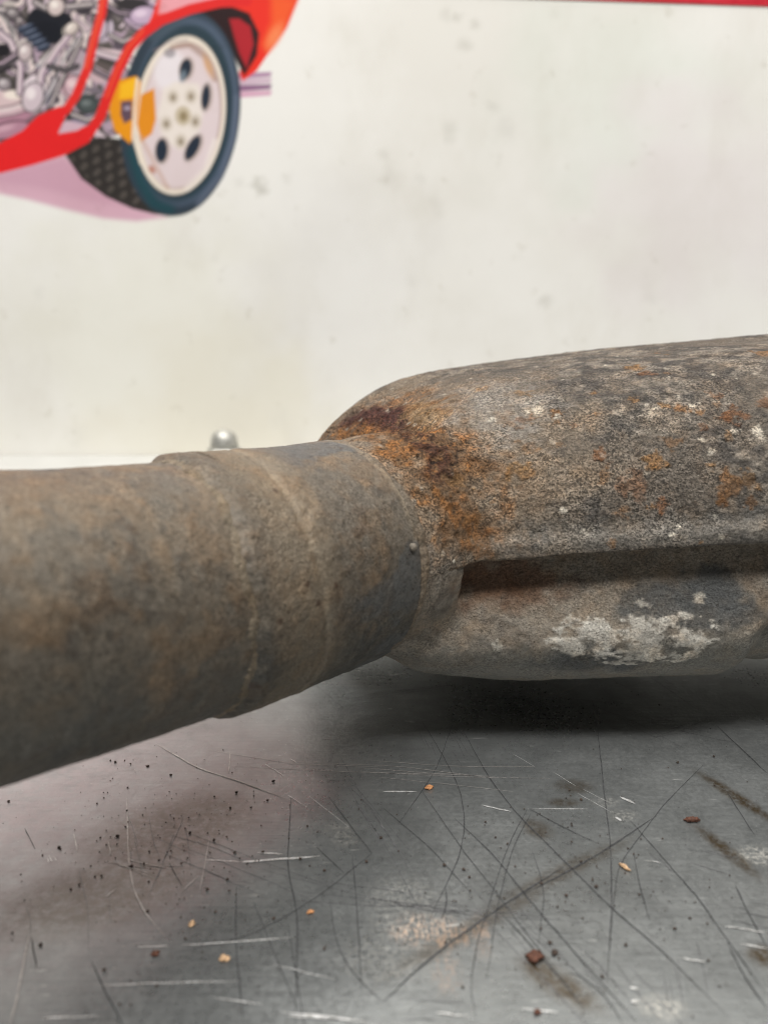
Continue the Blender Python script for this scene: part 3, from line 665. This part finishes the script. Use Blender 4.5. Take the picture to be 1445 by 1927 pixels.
def paint_upper(V, N):
    n = len(V)
    big = fbm(V, 28, 4, 11); mid = fbm(V, 120, 4, 12); fine = fbm(V, 480, 4, 13); st = fbm(V * np.array([1, 1, 2.2]), 240, 4, 14)
    col = np.tile(np.array([0.142, 0.120, 0.098]), (n, 1))
    col = mixc(col, (0.072, 0.065, 0.059), sstep(0.45, 0.58, mid * .5 + big * .5) * .8)
    col = mixc(col, (0.26, 0.225, 0.185), sstep(0.49, 0.63, big * .4 + st * .6) * .85)
    # dusty brown coat on the shoulders and around the neck
    nk = hit(f_upper, 800, 860); sh = hit(f_upper, 640, 770); face = hit(f_upper, 900, 790)
    dn = np.linalg.norm(V - nk, axis=1)
    col = mixc(col, (0.235, 0.185, 0.135), (1 - sstep(0.030, 0.062, dn + (mid - .5) * .05)) * .85)
    col = mixc(col, (0.27, 0.245, 0.215), (1 - sstep(0.008, 0.026, np.linalg.norm(V - hit(f_upper, 905, 765), axis=1) + (st - .5) * .03)) * .8)
    col = mixc(col, (0.25, 0.22, 0.18), sstep(0.045, 0.068, V[:, 2] - ZS(V[:, 0]) + (st - .5) * .03) * .6)
    # pale lower rim
    zz = V[:, 2] - ZS(V[:, 0])
    col = mixc(col, (0.21, 0.20, 0.18), sstep(0.012, 0.004, zz + (st - .5) * .012) * sstep(-.002, .002, zz) * .55)
    # deep rust bloom in the hollow where neck meets shell
    path = [hit(f_upper, *p) for p in [(668, 792), (725, 790), (780, 830), (830, 850), (825, 885), (850, 945), (872, 985)]]
    d = np.minimum(seg_dist(V, path[:5]), seg_dist(V, path[4:]) + .0055); br = fbm(V, 210, 5, 15); br2 = fbm(V, 520, 4, 16)
    rustm = (1 - sstep(0.003, 0.0175, d + (br - .5) * .030))
    halo = 1 - sstep(0.010, 0.026, d + (br - .5) * .03)
    col = mixc(col, (0.215, 0.150, 0.095), halo * .6)
    col = mixc(col, (0.215, 0.122, 0.060), rustm * .92)
    col = mixc(col, (0.36, 0.165, 0.055), np.maximum(rustm, halo * .35) * sstep(0.47, 0.58, br2 * .6 + fbm(V, 130, 4, 17) * .4) * .9)
    core = 1 - sstep(0.002, 0.0085, d + (br - .5) * .016)
    col = mixc(col, (0.085, 0.036, 0.022), core * sstep(0.42, 0.54, br) * .95)
    pur = 1 - sstep(0.002, 0.007, seg_dist(V, [hit(f_upper, *p) for p in [(660, 785), (710, 775), (765, 790)]]) + (br - .5) * .012)
    col = mixc(col, (0.085, 0.034, 0.030), pur * .9)
    tan = 1 - sstep(0.002, 0.008, seg_dist(V, [hit(f_upper, *p) for p in [(775, 775), (820, 790)]]) + (br2 - .5) * .01)
    col = mixc(col, (0.33, 0.21, 0.10), tan * .6)
    sd = np.minimum(np.linalg.norm(V - hit(f_upper, 660, 752), axis=1), np.linalg.norm(V - hit(f_upper, 760, 722), axis=1))
    col = mixc(col, (0.225, 0.178, 0.128), (1 - sstep(.006, .018, sd + (mid - .5) * .012)) * .75)
    # rust freckles
    spots = [(1045, 775, .0022, 1), (985, 738, .0032, .7), (985, 790, .0035, .7), (1000, 840, .003, .5), (975, 885, .0042, .9), (1130, 860, .0035, 1), (1140, 895, .0032, .7), (1235, 870, .0034, .9),
             (1195, 910, .006, .6), (1280, 770, .0028, .8), (1245, 765, .002, .8), (1380, 780, .0042, .9), (1375, 915, .0055, 1), (1410, 905, .0035, .7), (1245, 952, .0028, .9), (1175, 965, .0028, .7), (1190, 695, .004, .8),
             (1215, 705, .003, .8), (1440, 665, .0045, .9), (1190, 752, .002, .8), (1320, 805, .0018, .8), (1260, 830, .003, .6), (1335, 875, .002, .7), (1345, 745, .0025, .6), (880, 970, .0042, 1), (905, 730, .003, .5),
             (1440, 760, .003, .7), (960, 800, .0025, .5), (1370, 820, .002, .6), (1080, 800, .0015, .5), (1410, 945, .0022, .8), (865, 905, .004, .8)]
    cr = np.maximum(rustm, 0)
    for k, (x, y, r, s) in enumerate(spots):
        m = spot(V, hit(f_upper, x, y), r * 0.80, 1.2, 100 + k) * s
        tone = [(0.27, 0.135, 0.05), (0.32, 0.175, 0.065), (0.24, 0.105, 0.042)][k % 3]
        col = mixc(col, tone, m * np.clip(.45 + 1.1 * (br2 - .25), 0, 1)); cr = np.maximum(cr, m * .5)
    for k in range(110):   # small random freckles over the whole shell
        c = V[rng.integers(n)]; m = spot(V, c, rng.uniform(.0006, .0018), 1.1, 300 + k); col = mixc(col, (0.28, 0.145, 0.055), m * rng.uniform(.2, .7))
    for k, (x, y, r) in enumerate([(1048, 783, .0013), (1008, 770, .0026), (1337, 850, .0012), (1380, 812, .0011), (1428, 812, .0022), (1320, 830, .001), (1275, 990, .0008), (1265, 1005, .001), (1060, 960, .0012), (925, 790, .0015), (1060, 715, .001), (1230, 770, .0012)]):
        col = mixc(col, (0.55, 0.50, 0.42), spot(V, hit(f_upper, x, y), r, .8, 500 + k) * .85)
    for k in range(520):
        c = V[rng.integers(n)]; col = mixc(col, (0.46, 0.42, 0.35), spot(V, c, rng.uniform(.0005, .0011), .6, 600 + k) * rng.uniform(.3, .9))
    # cracks in the scale
    D = (br - .5) * .0026 * cr + (fine - .5) * .0004 + (mid - .5) * .0006 + (big - .5) * .0016
    D += (br2 - .5) * .0018 * cr
    ck = np.zeros(n)
    for pts in [[(762, 838), (778, 850), (790, 862)], [(803, 858), (812, 872), (822, 868), (838, 862)], [(850, 872), (862, 868), (862, 848), (871, 846)], [(830, 838), (850, 833)], [(675, 797), (700, 800)], [(800, 778), (815, 790)], [(740, 895), (752, 912), (758, 935)], [(775, 895), (785, 902)]]:
        hp = [hit(f_upper, *p) for p in pts]
        if any(p is None for p in hp): continue
        ck = np.maximum(ck, 1 - sstep(.0001, .0006, seg_dist(V + np.c_[br - .5, mid - .5, br2 - .5] * .003, hp)))
    col = mixc(col, (0.02, 0.013, 0.01), ck * .95); D -= ck * .0006
    return V + N * D[:, None], col, dict(crust=np.clip(.55 + cr * .6, 0, 1), fleck=np.clip(1.0 - cr, 0, 1))

def paint_lower(V, N):
    n = len(V); zz = V[:, 2] - ZS(V[:, 0])
    big = fbm(V, 30, 4, 21); mid = fbm(V, 130, 4, 22); fine = fbm(V, 480, 4, 23); br = fbm(V, 260, 5, 24)
    col = np.tile(np.array([0.245, 0.208, 0.165]), (n, 1))
    col = mixc(col, (0.14, 0.12, 0.10), sstep(.47, .62, mid) * .7)
    col = mixc(col, (0.27, 0.24, 0.20), sstep(.5, .65, br) * .6)
    low = sstep(-.022, -.031, zz + (br - .5) * .012)
    col = mixc(col, (0.175, 0.175, 0.160), low * .7)
    rs = hit(f_lower, 935, 1095)
    if rs is not None:
        d = np.linalg.norm((V - rs) * np.array([.55, 1, 1.3]), axis=1); col = mixc(col, (0.16, 0.075, 0.038), (1 - sstep(.003, .014, d + (br - .5) * .012)) * .7)
    # bare bluish steel and flaking pale scale
    for (x, y, r, sx) in [(1290, 1145, .014, .5), (1340, 1110, .010, .6), (1120, 1245, .012, .4)]:
        c = hit(f_lower, x, y)
        if c is None: continue
        d = np.linalg.norm((V - c) * np.array([sx, 1, 1.2]), axis=1); col = mixc(col, (0.085, 0.088, 0.088), (1 - sstep(r * .35, r * .7, d + (mid - .5) * .012)) * .85)
    pm = np.zeros(n)
    for (x, y, r, sx) in [(1135, 1200, .0105, .6), (1215, 1182, .0105, .65), (1285, 1192, .009, .75), (1200, 1228, .008, .4), (1095, 1208, .006, .6), (1315, 1205, .0055, .7)]:
        c = hit(f_lower, x, y)
        if c is None: continue
        pm = np.maximum(pm, 1 - np.linalg.norm((V - c) * np.array([sx, .8, 1.55]), axis=1) / r)
    e = pm * .75 + (fbm(V * np.array([1, 1, 1.5]), 230, 5, 37, .68) - .5) * 3.2 + .04
    pk = sstep(.26, .38, e) * sstep(.02, .12, pm)
    col = mixc(col, (0.30, 0.275, 0.235), sstep(.05, .30, e) * sstep(.02, .12, pm) * .6); col = mixc(col, (0.47, 0.44, 0.39), pk * .9); col = mixc(col, (0.62, 0.59, 0.53), pk * sstep(.5, .62, br) * .6)
    for k, (x, y, r) in enumerate([(1315, 1125, .0016), (1205, 1135, .0016), (935, 1215, .0018), (1070, 1160, .0012), (1260, 1050, .0008)]):
        col = mixc(col, (0.48, 0.45, 0.39), spot(V, hit(f_lower, x, y), r, .9, 700 + k) * .8)
    D = (fine - .5) * .0004 + (mid - .5) * .0005 + (big - .5) * .0012 + pk * .00022 + (br - .5) * .0003
    return V + N * D[:, None], col, dict(crust=np.clip(.16 + .3 * sstep(-.028, -.01, zz), 0, 1), fleck=np.full(n, .5))

LO, HI = (-0.052, 0.185, 0.010), (0.262, 0.372, 0.128)
finish('upper_shell', f_upper, (LO[0], LO[1], 0.028), HI, 0.0011, paint_upper, M_shell)
finish('lower_shell', f_lower, LO, (HI[0], HI[1], 0.092), 0.0012, paint_lower, M_lower)

# pipes and sleeve
def axis_pt(s):
    s = np.asarray(s, float); t = np.maximum(0, -s - 0.012)
    return C0 + s[:, None] * AX + np.outer(t * t * .58, [0, 0, 1.0]) + np.outer(t * t * .2, N1)
def tube(s0, s1, ns, nt, rfn, inner=0.0022):
    s = np.linspace(s0, s1, ns); th = np.linspace(0, 2 * np.pi, nt, endpoint=False)
    c = axis_pt(s); Sg, Tg = np.meshgrid(s, th, indexing='ij')
    nrm_ = np.cos(Tg)[..., None] * N1 + np.sin(Tg)[..., None] * N2
    base = c[:, None, :] + nrm_ * 0.03
    R = rfn(Sg.ravel(), Tg.ravel(), base.reshape(-1, 3)).reshape(ns, nt)
    V = c[:, None, :] + nrm_ * R[..., None]
    i, j = np.meshgrid(np.arange(ns - 1), np.arange(nt), indexing='ij'); j2 = (j + 1) % nt
    Fq = np.c_[(i * nt + j).ravel(), (i * nt + j2).ravel(), ((i + 1) * nt + j2).ravel(), ((i + 1) * nt + j).ravel()]
    return V.reshape(-1, 3), Fq, Sg.ravel(), Tg.ravel()
def close_ends(V, Fq, nt, depth=0.004, r_in=0.86):
    """turn both rims inwards"""
    ns = len(V) // nt; out = [V]; Fs = [Fq]; b = len(V)
    for row, flip in ((0, True), (ns - 1, False)):
        ring = V[row * nt:(row + 1) * nt]; c = ring.mean(0); inn = c + (ring - c) * r_in
        out.append(inn); j = np.arange(nt); j2 = (j + 1) % nt
        q = np.c_[row * nt + j, row * nt + j2, b + j2, b + j]; Fs.append(q[:, ::-1] if flip else q); b += nt
    return np.concatenate(out), np.concatenate(Fs)
def pipe_colour(V, S, T, seed):
    n = len(V)
    W = np.c_[S * 1.0, np.cos(T) * .03, np.sin(T) * .03]
    big = fbm(W, 34, 4, seed); mid = fbm(W, 110, 5, seed + 1); fine = fbm(W, 420, 4, seed + 2); strk = fbm(W * np.array([3.2, 1, 1]), 60, 4, seed + 3)
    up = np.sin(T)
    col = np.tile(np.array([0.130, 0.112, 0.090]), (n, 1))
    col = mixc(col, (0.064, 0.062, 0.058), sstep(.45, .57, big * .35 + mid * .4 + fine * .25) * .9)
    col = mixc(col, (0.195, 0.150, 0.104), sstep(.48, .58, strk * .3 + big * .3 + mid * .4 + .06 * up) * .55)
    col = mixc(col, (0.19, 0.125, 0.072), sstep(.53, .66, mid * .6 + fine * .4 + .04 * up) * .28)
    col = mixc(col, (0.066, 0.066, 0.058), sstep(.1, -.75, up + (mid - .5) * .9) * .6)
    return col, big, mid, fine, strk, W
# inlet pipe
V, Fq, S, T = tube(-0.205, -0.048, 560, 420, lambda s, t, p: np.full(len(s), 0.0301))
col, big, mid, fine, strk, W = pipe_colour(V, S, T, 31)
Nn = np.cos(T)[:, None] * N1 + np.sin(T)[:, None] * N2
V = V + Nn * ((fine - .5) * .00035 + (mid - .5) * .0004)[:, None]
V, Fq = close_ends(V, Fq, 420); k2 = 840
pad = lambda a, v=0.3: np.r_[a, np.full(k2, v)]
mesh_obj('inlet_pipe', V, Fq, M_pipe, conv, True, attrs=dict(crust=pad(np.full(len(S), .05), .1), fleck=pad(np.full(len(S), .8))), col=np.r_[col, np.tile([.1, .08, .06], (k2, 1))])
# sleeve over the pipe
edge = lambda t: -0.0542 + 0.0038 * (fbm(np.c_[np.cos(t), np.sin(t), np.zeros(len(t))], 2.6, 4, 45) - .5) * 2
def sleeve_r(s, t, p):
    e = edge(t); lip = np.exp(-((s - e - .0008) / .0016) ** 2) * .0003
    ring = -.0004 * np.exp(-((s + .036 + .002 * np.sin(t * 2)) / .0012) ** 2) + .0002 * np.exp(-((s + .033) / .0025) ** 2)
    return 0.0313 + .0006 * (1 - sstep(-.045, -.012, s)) + lip + ring
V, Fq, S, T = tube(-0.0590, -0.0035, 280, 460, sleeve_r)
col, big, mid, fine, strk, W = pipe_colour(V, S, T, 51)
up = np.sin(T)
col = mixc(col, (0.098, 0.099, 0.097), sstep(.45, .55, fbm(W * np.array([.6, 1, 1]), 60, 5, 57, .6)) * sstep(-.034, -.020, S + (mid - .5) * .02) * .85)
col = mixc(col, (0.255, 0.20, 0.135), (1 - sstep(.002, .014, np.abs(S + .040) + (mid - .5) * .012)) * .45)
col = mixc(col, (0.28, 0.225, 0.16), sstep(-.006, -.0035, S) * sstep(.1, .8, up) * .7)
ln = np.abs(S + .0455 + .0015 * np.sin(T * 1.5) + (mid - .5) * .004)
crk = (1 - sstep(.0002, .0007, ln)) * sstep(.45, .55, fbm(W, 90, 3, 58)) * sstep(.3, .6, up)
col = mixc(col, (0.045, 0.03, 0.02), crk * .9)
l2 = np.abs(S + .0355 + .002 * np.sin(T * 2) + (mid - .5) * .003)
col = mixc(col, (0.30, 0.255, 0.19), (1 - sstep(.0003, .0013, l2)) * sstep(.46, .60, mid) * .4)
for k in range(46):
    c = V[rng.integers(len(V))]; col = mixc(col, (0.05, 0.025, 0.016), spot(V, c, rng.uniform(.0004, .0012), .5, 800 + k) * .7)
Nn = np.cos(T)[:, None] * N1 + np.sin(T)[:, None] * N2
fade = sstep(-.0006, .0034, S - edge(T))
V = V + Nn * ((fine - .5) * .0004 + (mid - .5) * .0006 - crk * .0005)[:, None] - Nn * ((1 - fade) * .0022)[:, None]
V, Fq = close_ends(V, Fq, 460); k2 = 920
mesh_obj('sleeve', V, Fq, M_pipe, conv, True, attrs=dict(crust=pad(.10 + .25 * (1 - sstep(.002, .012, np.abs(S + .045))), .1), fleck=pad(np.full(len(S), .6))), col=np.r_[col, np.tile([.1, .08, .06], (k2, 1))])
# weld beads
def weld(name, s_of, r0, rad, seed, colr, nt=420, nr=14):
    th = np.linspace(0, 2 * np.pi, nt, endpoint=False); V = []; 
    lump = fbm(np.c_[np.cos(th), np.sin(th), np.zeros(nt)], 9, 4, seed); lump2 = fbm(np.c_[np.cos(th), np.sin(th), np.zeros(nt)], 30, 3, seed + 5)
    ss = s_of(th); c = axis_pt(ss)
    for k in range(nr):
        a = 2 * np.pi * k / nr; rr = rad * (.1 + 1.1 * lump + .5 * lump2)
        V.append(c + (np.cos(th)[:, None] * N1 + np.sin(th)[:, None] * N2) * (r0 + rr * np.sin(a))[:, None] + np.outer(rr * 2.3 * np.cos(a), AX))
    V = np.array(V).transpose(1, 0, 2).reshape(-1, 3)
    i, j = np.meshgrid(np.arange(nt), np.arange(nr), indexing='ij')
    Fq = np.c_[(i * nr + j).ravel(), (i * nr + (j + 1) % nr).ravel(), (((i + 1) % nt) * nr + (j + 1) % nr).ravel(), (((i + 1) % nt) * nr + j).ravel()][:, ::-1]
    m = fbm(V, 300, 4, seed + 9); cl = np.tile(np.array(colr), (len(V), 1)); cl = mixc(cl, np.array(colr) * .75, sstep(.45, .6, m) * .8)
    mesh_obj(name, V, Fq, M_pipe, conv, True, attrs=dict(crust=np.full(len(V), .35), fleck=np.full(len(V), .4)), col=cl)
weld('weld_bead', lambda t: edge(t) + .0003, .0297, .0009, 71, (0.215, 0.175, 0.125))
weld('weld_bead', lambda t: np.full(len(t), -.0026) + .0012 * np.sin(3 * t + 1), .0305, .0009, 75, (0.20, 0.165, 0.125))
# small weld spatter on sleeve and neck
def nub(name, p, r, colr):
    bm = bmesh.new(); bmesh.ops.create_icosphere(bm, subdivisions=3, radius=r)
    for v in bm.verts:
        v.co *= 0.85 + 0.4 * random.random() * .5; v.co += Vector(p)
    o = bm_obj(name, bm, colr, conv, True); return o
M_nub = mat_plain('weld_spatter_metal', (0.17, 0.145, 0.115), 0.7, 0.1, 0.4, 1200)
M_nubp = mat_plain('pale_weld_spatter', (0.42, 0.38, 0.31), 0.6, 0.1, 0.3, 1200)
def on_tube(s, deg, r):
    t = math.radians(deg); return axis_pt(np.array([s]))[0] + r * (math.cos(t) * N1 + math.sin(t) * N2)
nub('weld_spatter', on_tube(-.006, 16, .0316), .0011, M_nub)
nub('weld_spatter', on_tube(-.037, -76, .0318), .0014, M_nub)
for x, y in ((851, 1056), (867, 1057)):
    h_ = hit(f_lower, x, y)
    if h_ is not None: nub('weld_spatter', h_, .0008, M_nubp)
# flange at the near end of the pipe and outlet at the far end: what the part stands on
def disc(name, c, axis, r, th, mat):
    q = Vector(axis).to_track_quat('Z', 'Y'); V, Fc = [], []; seg = 48
    prof = [(0.024, -th / 2), (r - .002, -th / 2), (r, -th / 2 + .002), (r, th / 2 - .002), (r - .002, th / 2), (0.024, th / 2)]
    for rr, z in prof:
        for k in range(seg):
            v = q @ Vector((rr * math.cos(2 * math.pi * k / seg), rr * math.sin(2 * math.pi * k / seg), z)) + Vector(c); V.append(tuple(v))
    m = len(prof)
    for i in range(m):
        for k in range(seg): Fc.append((i * seg + k, i * seg + (k + 1) % seg, ((i + 1) % m) * seg + (k + 1) % seg, ((i + 1) % m) * seg + k))
    return mesh_obj(name, np.array(V), Fc, mat, conv, False, attrs=dict(crust=np.full(len(V), .3), fleck=np.full(len(V), .5)), col=np.tile([.15, .12, .09], (len(V), 1)))
ce = axis_pt(np.array([-.205]))[0]
disc('flange', ce, tuple(AX), ce[2] - 0.0005, .010, M_pipe)
ox = np.linspace(0.225, 0.34, 30); oc = np.c_[ox, np.full(30, .28), ZS(ox) - .3 * np.maximum(0, ox - .25) ** 1.5]
Vt, Ft = [], []
for i, c in enumerate(oc):
    for k in range(48):
        t = 2 * math.pi * k / 48; Vt.append((c[0], c[1] + .03 * math.cos(t), c[2] + .03 * math.sin(t)))
        if i: Ft.append(((i - 1) * 48 + k, (i - 1) * 48 + (k + 1) % 48, i * 48 + (k + 1) % 48, i * 48 + k))
mesh_obj('outlet_pipe', np.array(Vt), Ft, M_pipe, conv, True, attrs=dict(crust=np.full(len(Vt), .1), fleck=np.full(len(Vt), .5)), col=np.tile([.15, .125, .1], (len(Vt), 1)))
disc('flange', oc[-1], (1, 0, 0), oc[-1][2] - 0.0005, .010, M_pipe)

# ------------------------------------------------------------------ rust crumbs and flakes on the bench
def crumb_bm(bm, x, y, r, flat=0.6):
    g = bmesh.ops.create_icosphere(bm, subdivisions=1, radius=r)
    a = random.uniform(0, 6.28); el = random.uniform(.6, 1.0)
    for v in g['verts']:
        k = 1 + random.uniform(-.35, .25); cx, cy, cz = v.co.x * k, v.co.y * k * el, v.co.z * k * flat
        v.co = (x + cx * math.cos(a) - cy * math.sin(a), y + cx * math.sin(a) + cy * math.cos(a), cz + r * flat * .5 + .0002)
bm = bmesh.new()
for k in range(900):
    q = rng.random()
    if q < .45: px, py = rng.normal(330, 190), rng.normal(1590, 90)
    elif q < .7: px, py = rng.normal(1020, 130), rng.normal(1650, 90)
    else: px, py = rng.uniform(0, 1445), rng.uniform(1400, 1925)
    if py < 1400: continue
    p = on_z(px, py); crumb_bm(bm, p[0], p[1], min(rng.exponential(.0001) + .00006, .0005))
for (x, y) in [(222, 1575), (112, 1597), (403, 1583), (390, 1676), (249, 1632), (150, 1667), (77, 1780), (495, 1605), (428, 1657), (610, 1640), (610, 1787), (278, 1717), (515, 1472), (445, 1493), (322, 1460), (565, 1618)]:
    p = on_z(x, y); crumb_bm(bm, p[0], p[1], .0005)
o = bm_obj('rust_crumbs', bm, M_crumb); tag(o, 'scatter of tiny dark rust crumbs over the scratched bench top', 'rust crumbs', kind='stuff')
def flake(px, py, r, mat, label, el=0.6, ang=0.0, grp='rust flakes lying on the bench'):
    r *= .78; c = on_z(px, py); bm = bmesh.new(); g = bmesh.ops.create_icosphere(bm, subdivisions=3, radius=1.0)
    off = Vector((px * .37, py * .11, 3.1))
    from mathutils import noise as mn
    for v in g['verts']:
        k = 1 + .75 * mn.noise(v.co * 1.4 + off) + .35 * mn.noise(v.co * 4 + off)
        x, y, z = v.co.x * r * k, v.co.y * r * el * k, max(v.co.z, -.25) * r * .42 * k
        v.co = (x * math.cos(ang) - y * math.sin(ang), x * math.sin(ang) + y * math.cos(ang), z + r * .12)
    o = bm_obj('rust_flake', bm, mat, None, True); o.location = (c[0], c[1], 0.0003)
    tag(o, label, 'rust flake', grp)
flake(1299, 1546, .0022, M_crumb_red, 'red brown rust flake on the bench near the right edge', .45, -.1)
flake(1004, 1803, .0021, M_crumb_red, 'largest dark brown rust lump, at the head of the olive smear', .8, .6)
flake(1174, 1634, .0016, M_tan, 'elongated orange tan chip right of the bench centre', .4, -.9)
flake(422, 1807, .0012, M_tan, 'orange tan flake nearest the lower left of the bench', .8, 0)
flake(361, 1741, .0010, M_tan, 'small orange tan flake left of the curved dark scratch', .8, 1)
flake(585, 1718, .0009, M_flake, 'small orange fleck beside the long vertical scratch', .6, .4)
flake(808, 1484, .0014, M_flake, 'bright orange fleck just in front of the converter shadow', .6, .3)
flake(293, 1797, .0011, M_crumb_red, 'single dark red crumb at the lower left of the bench', .8, .2)
flake(1043, 1795, .0009, M_crumb, 'small black crumb right of the largest rust lump', .8, .2)
flake(1010, 1907, .0009, M_crumb_red, 'dark red oval crumb at the bottom edge of the view', .8, .9)
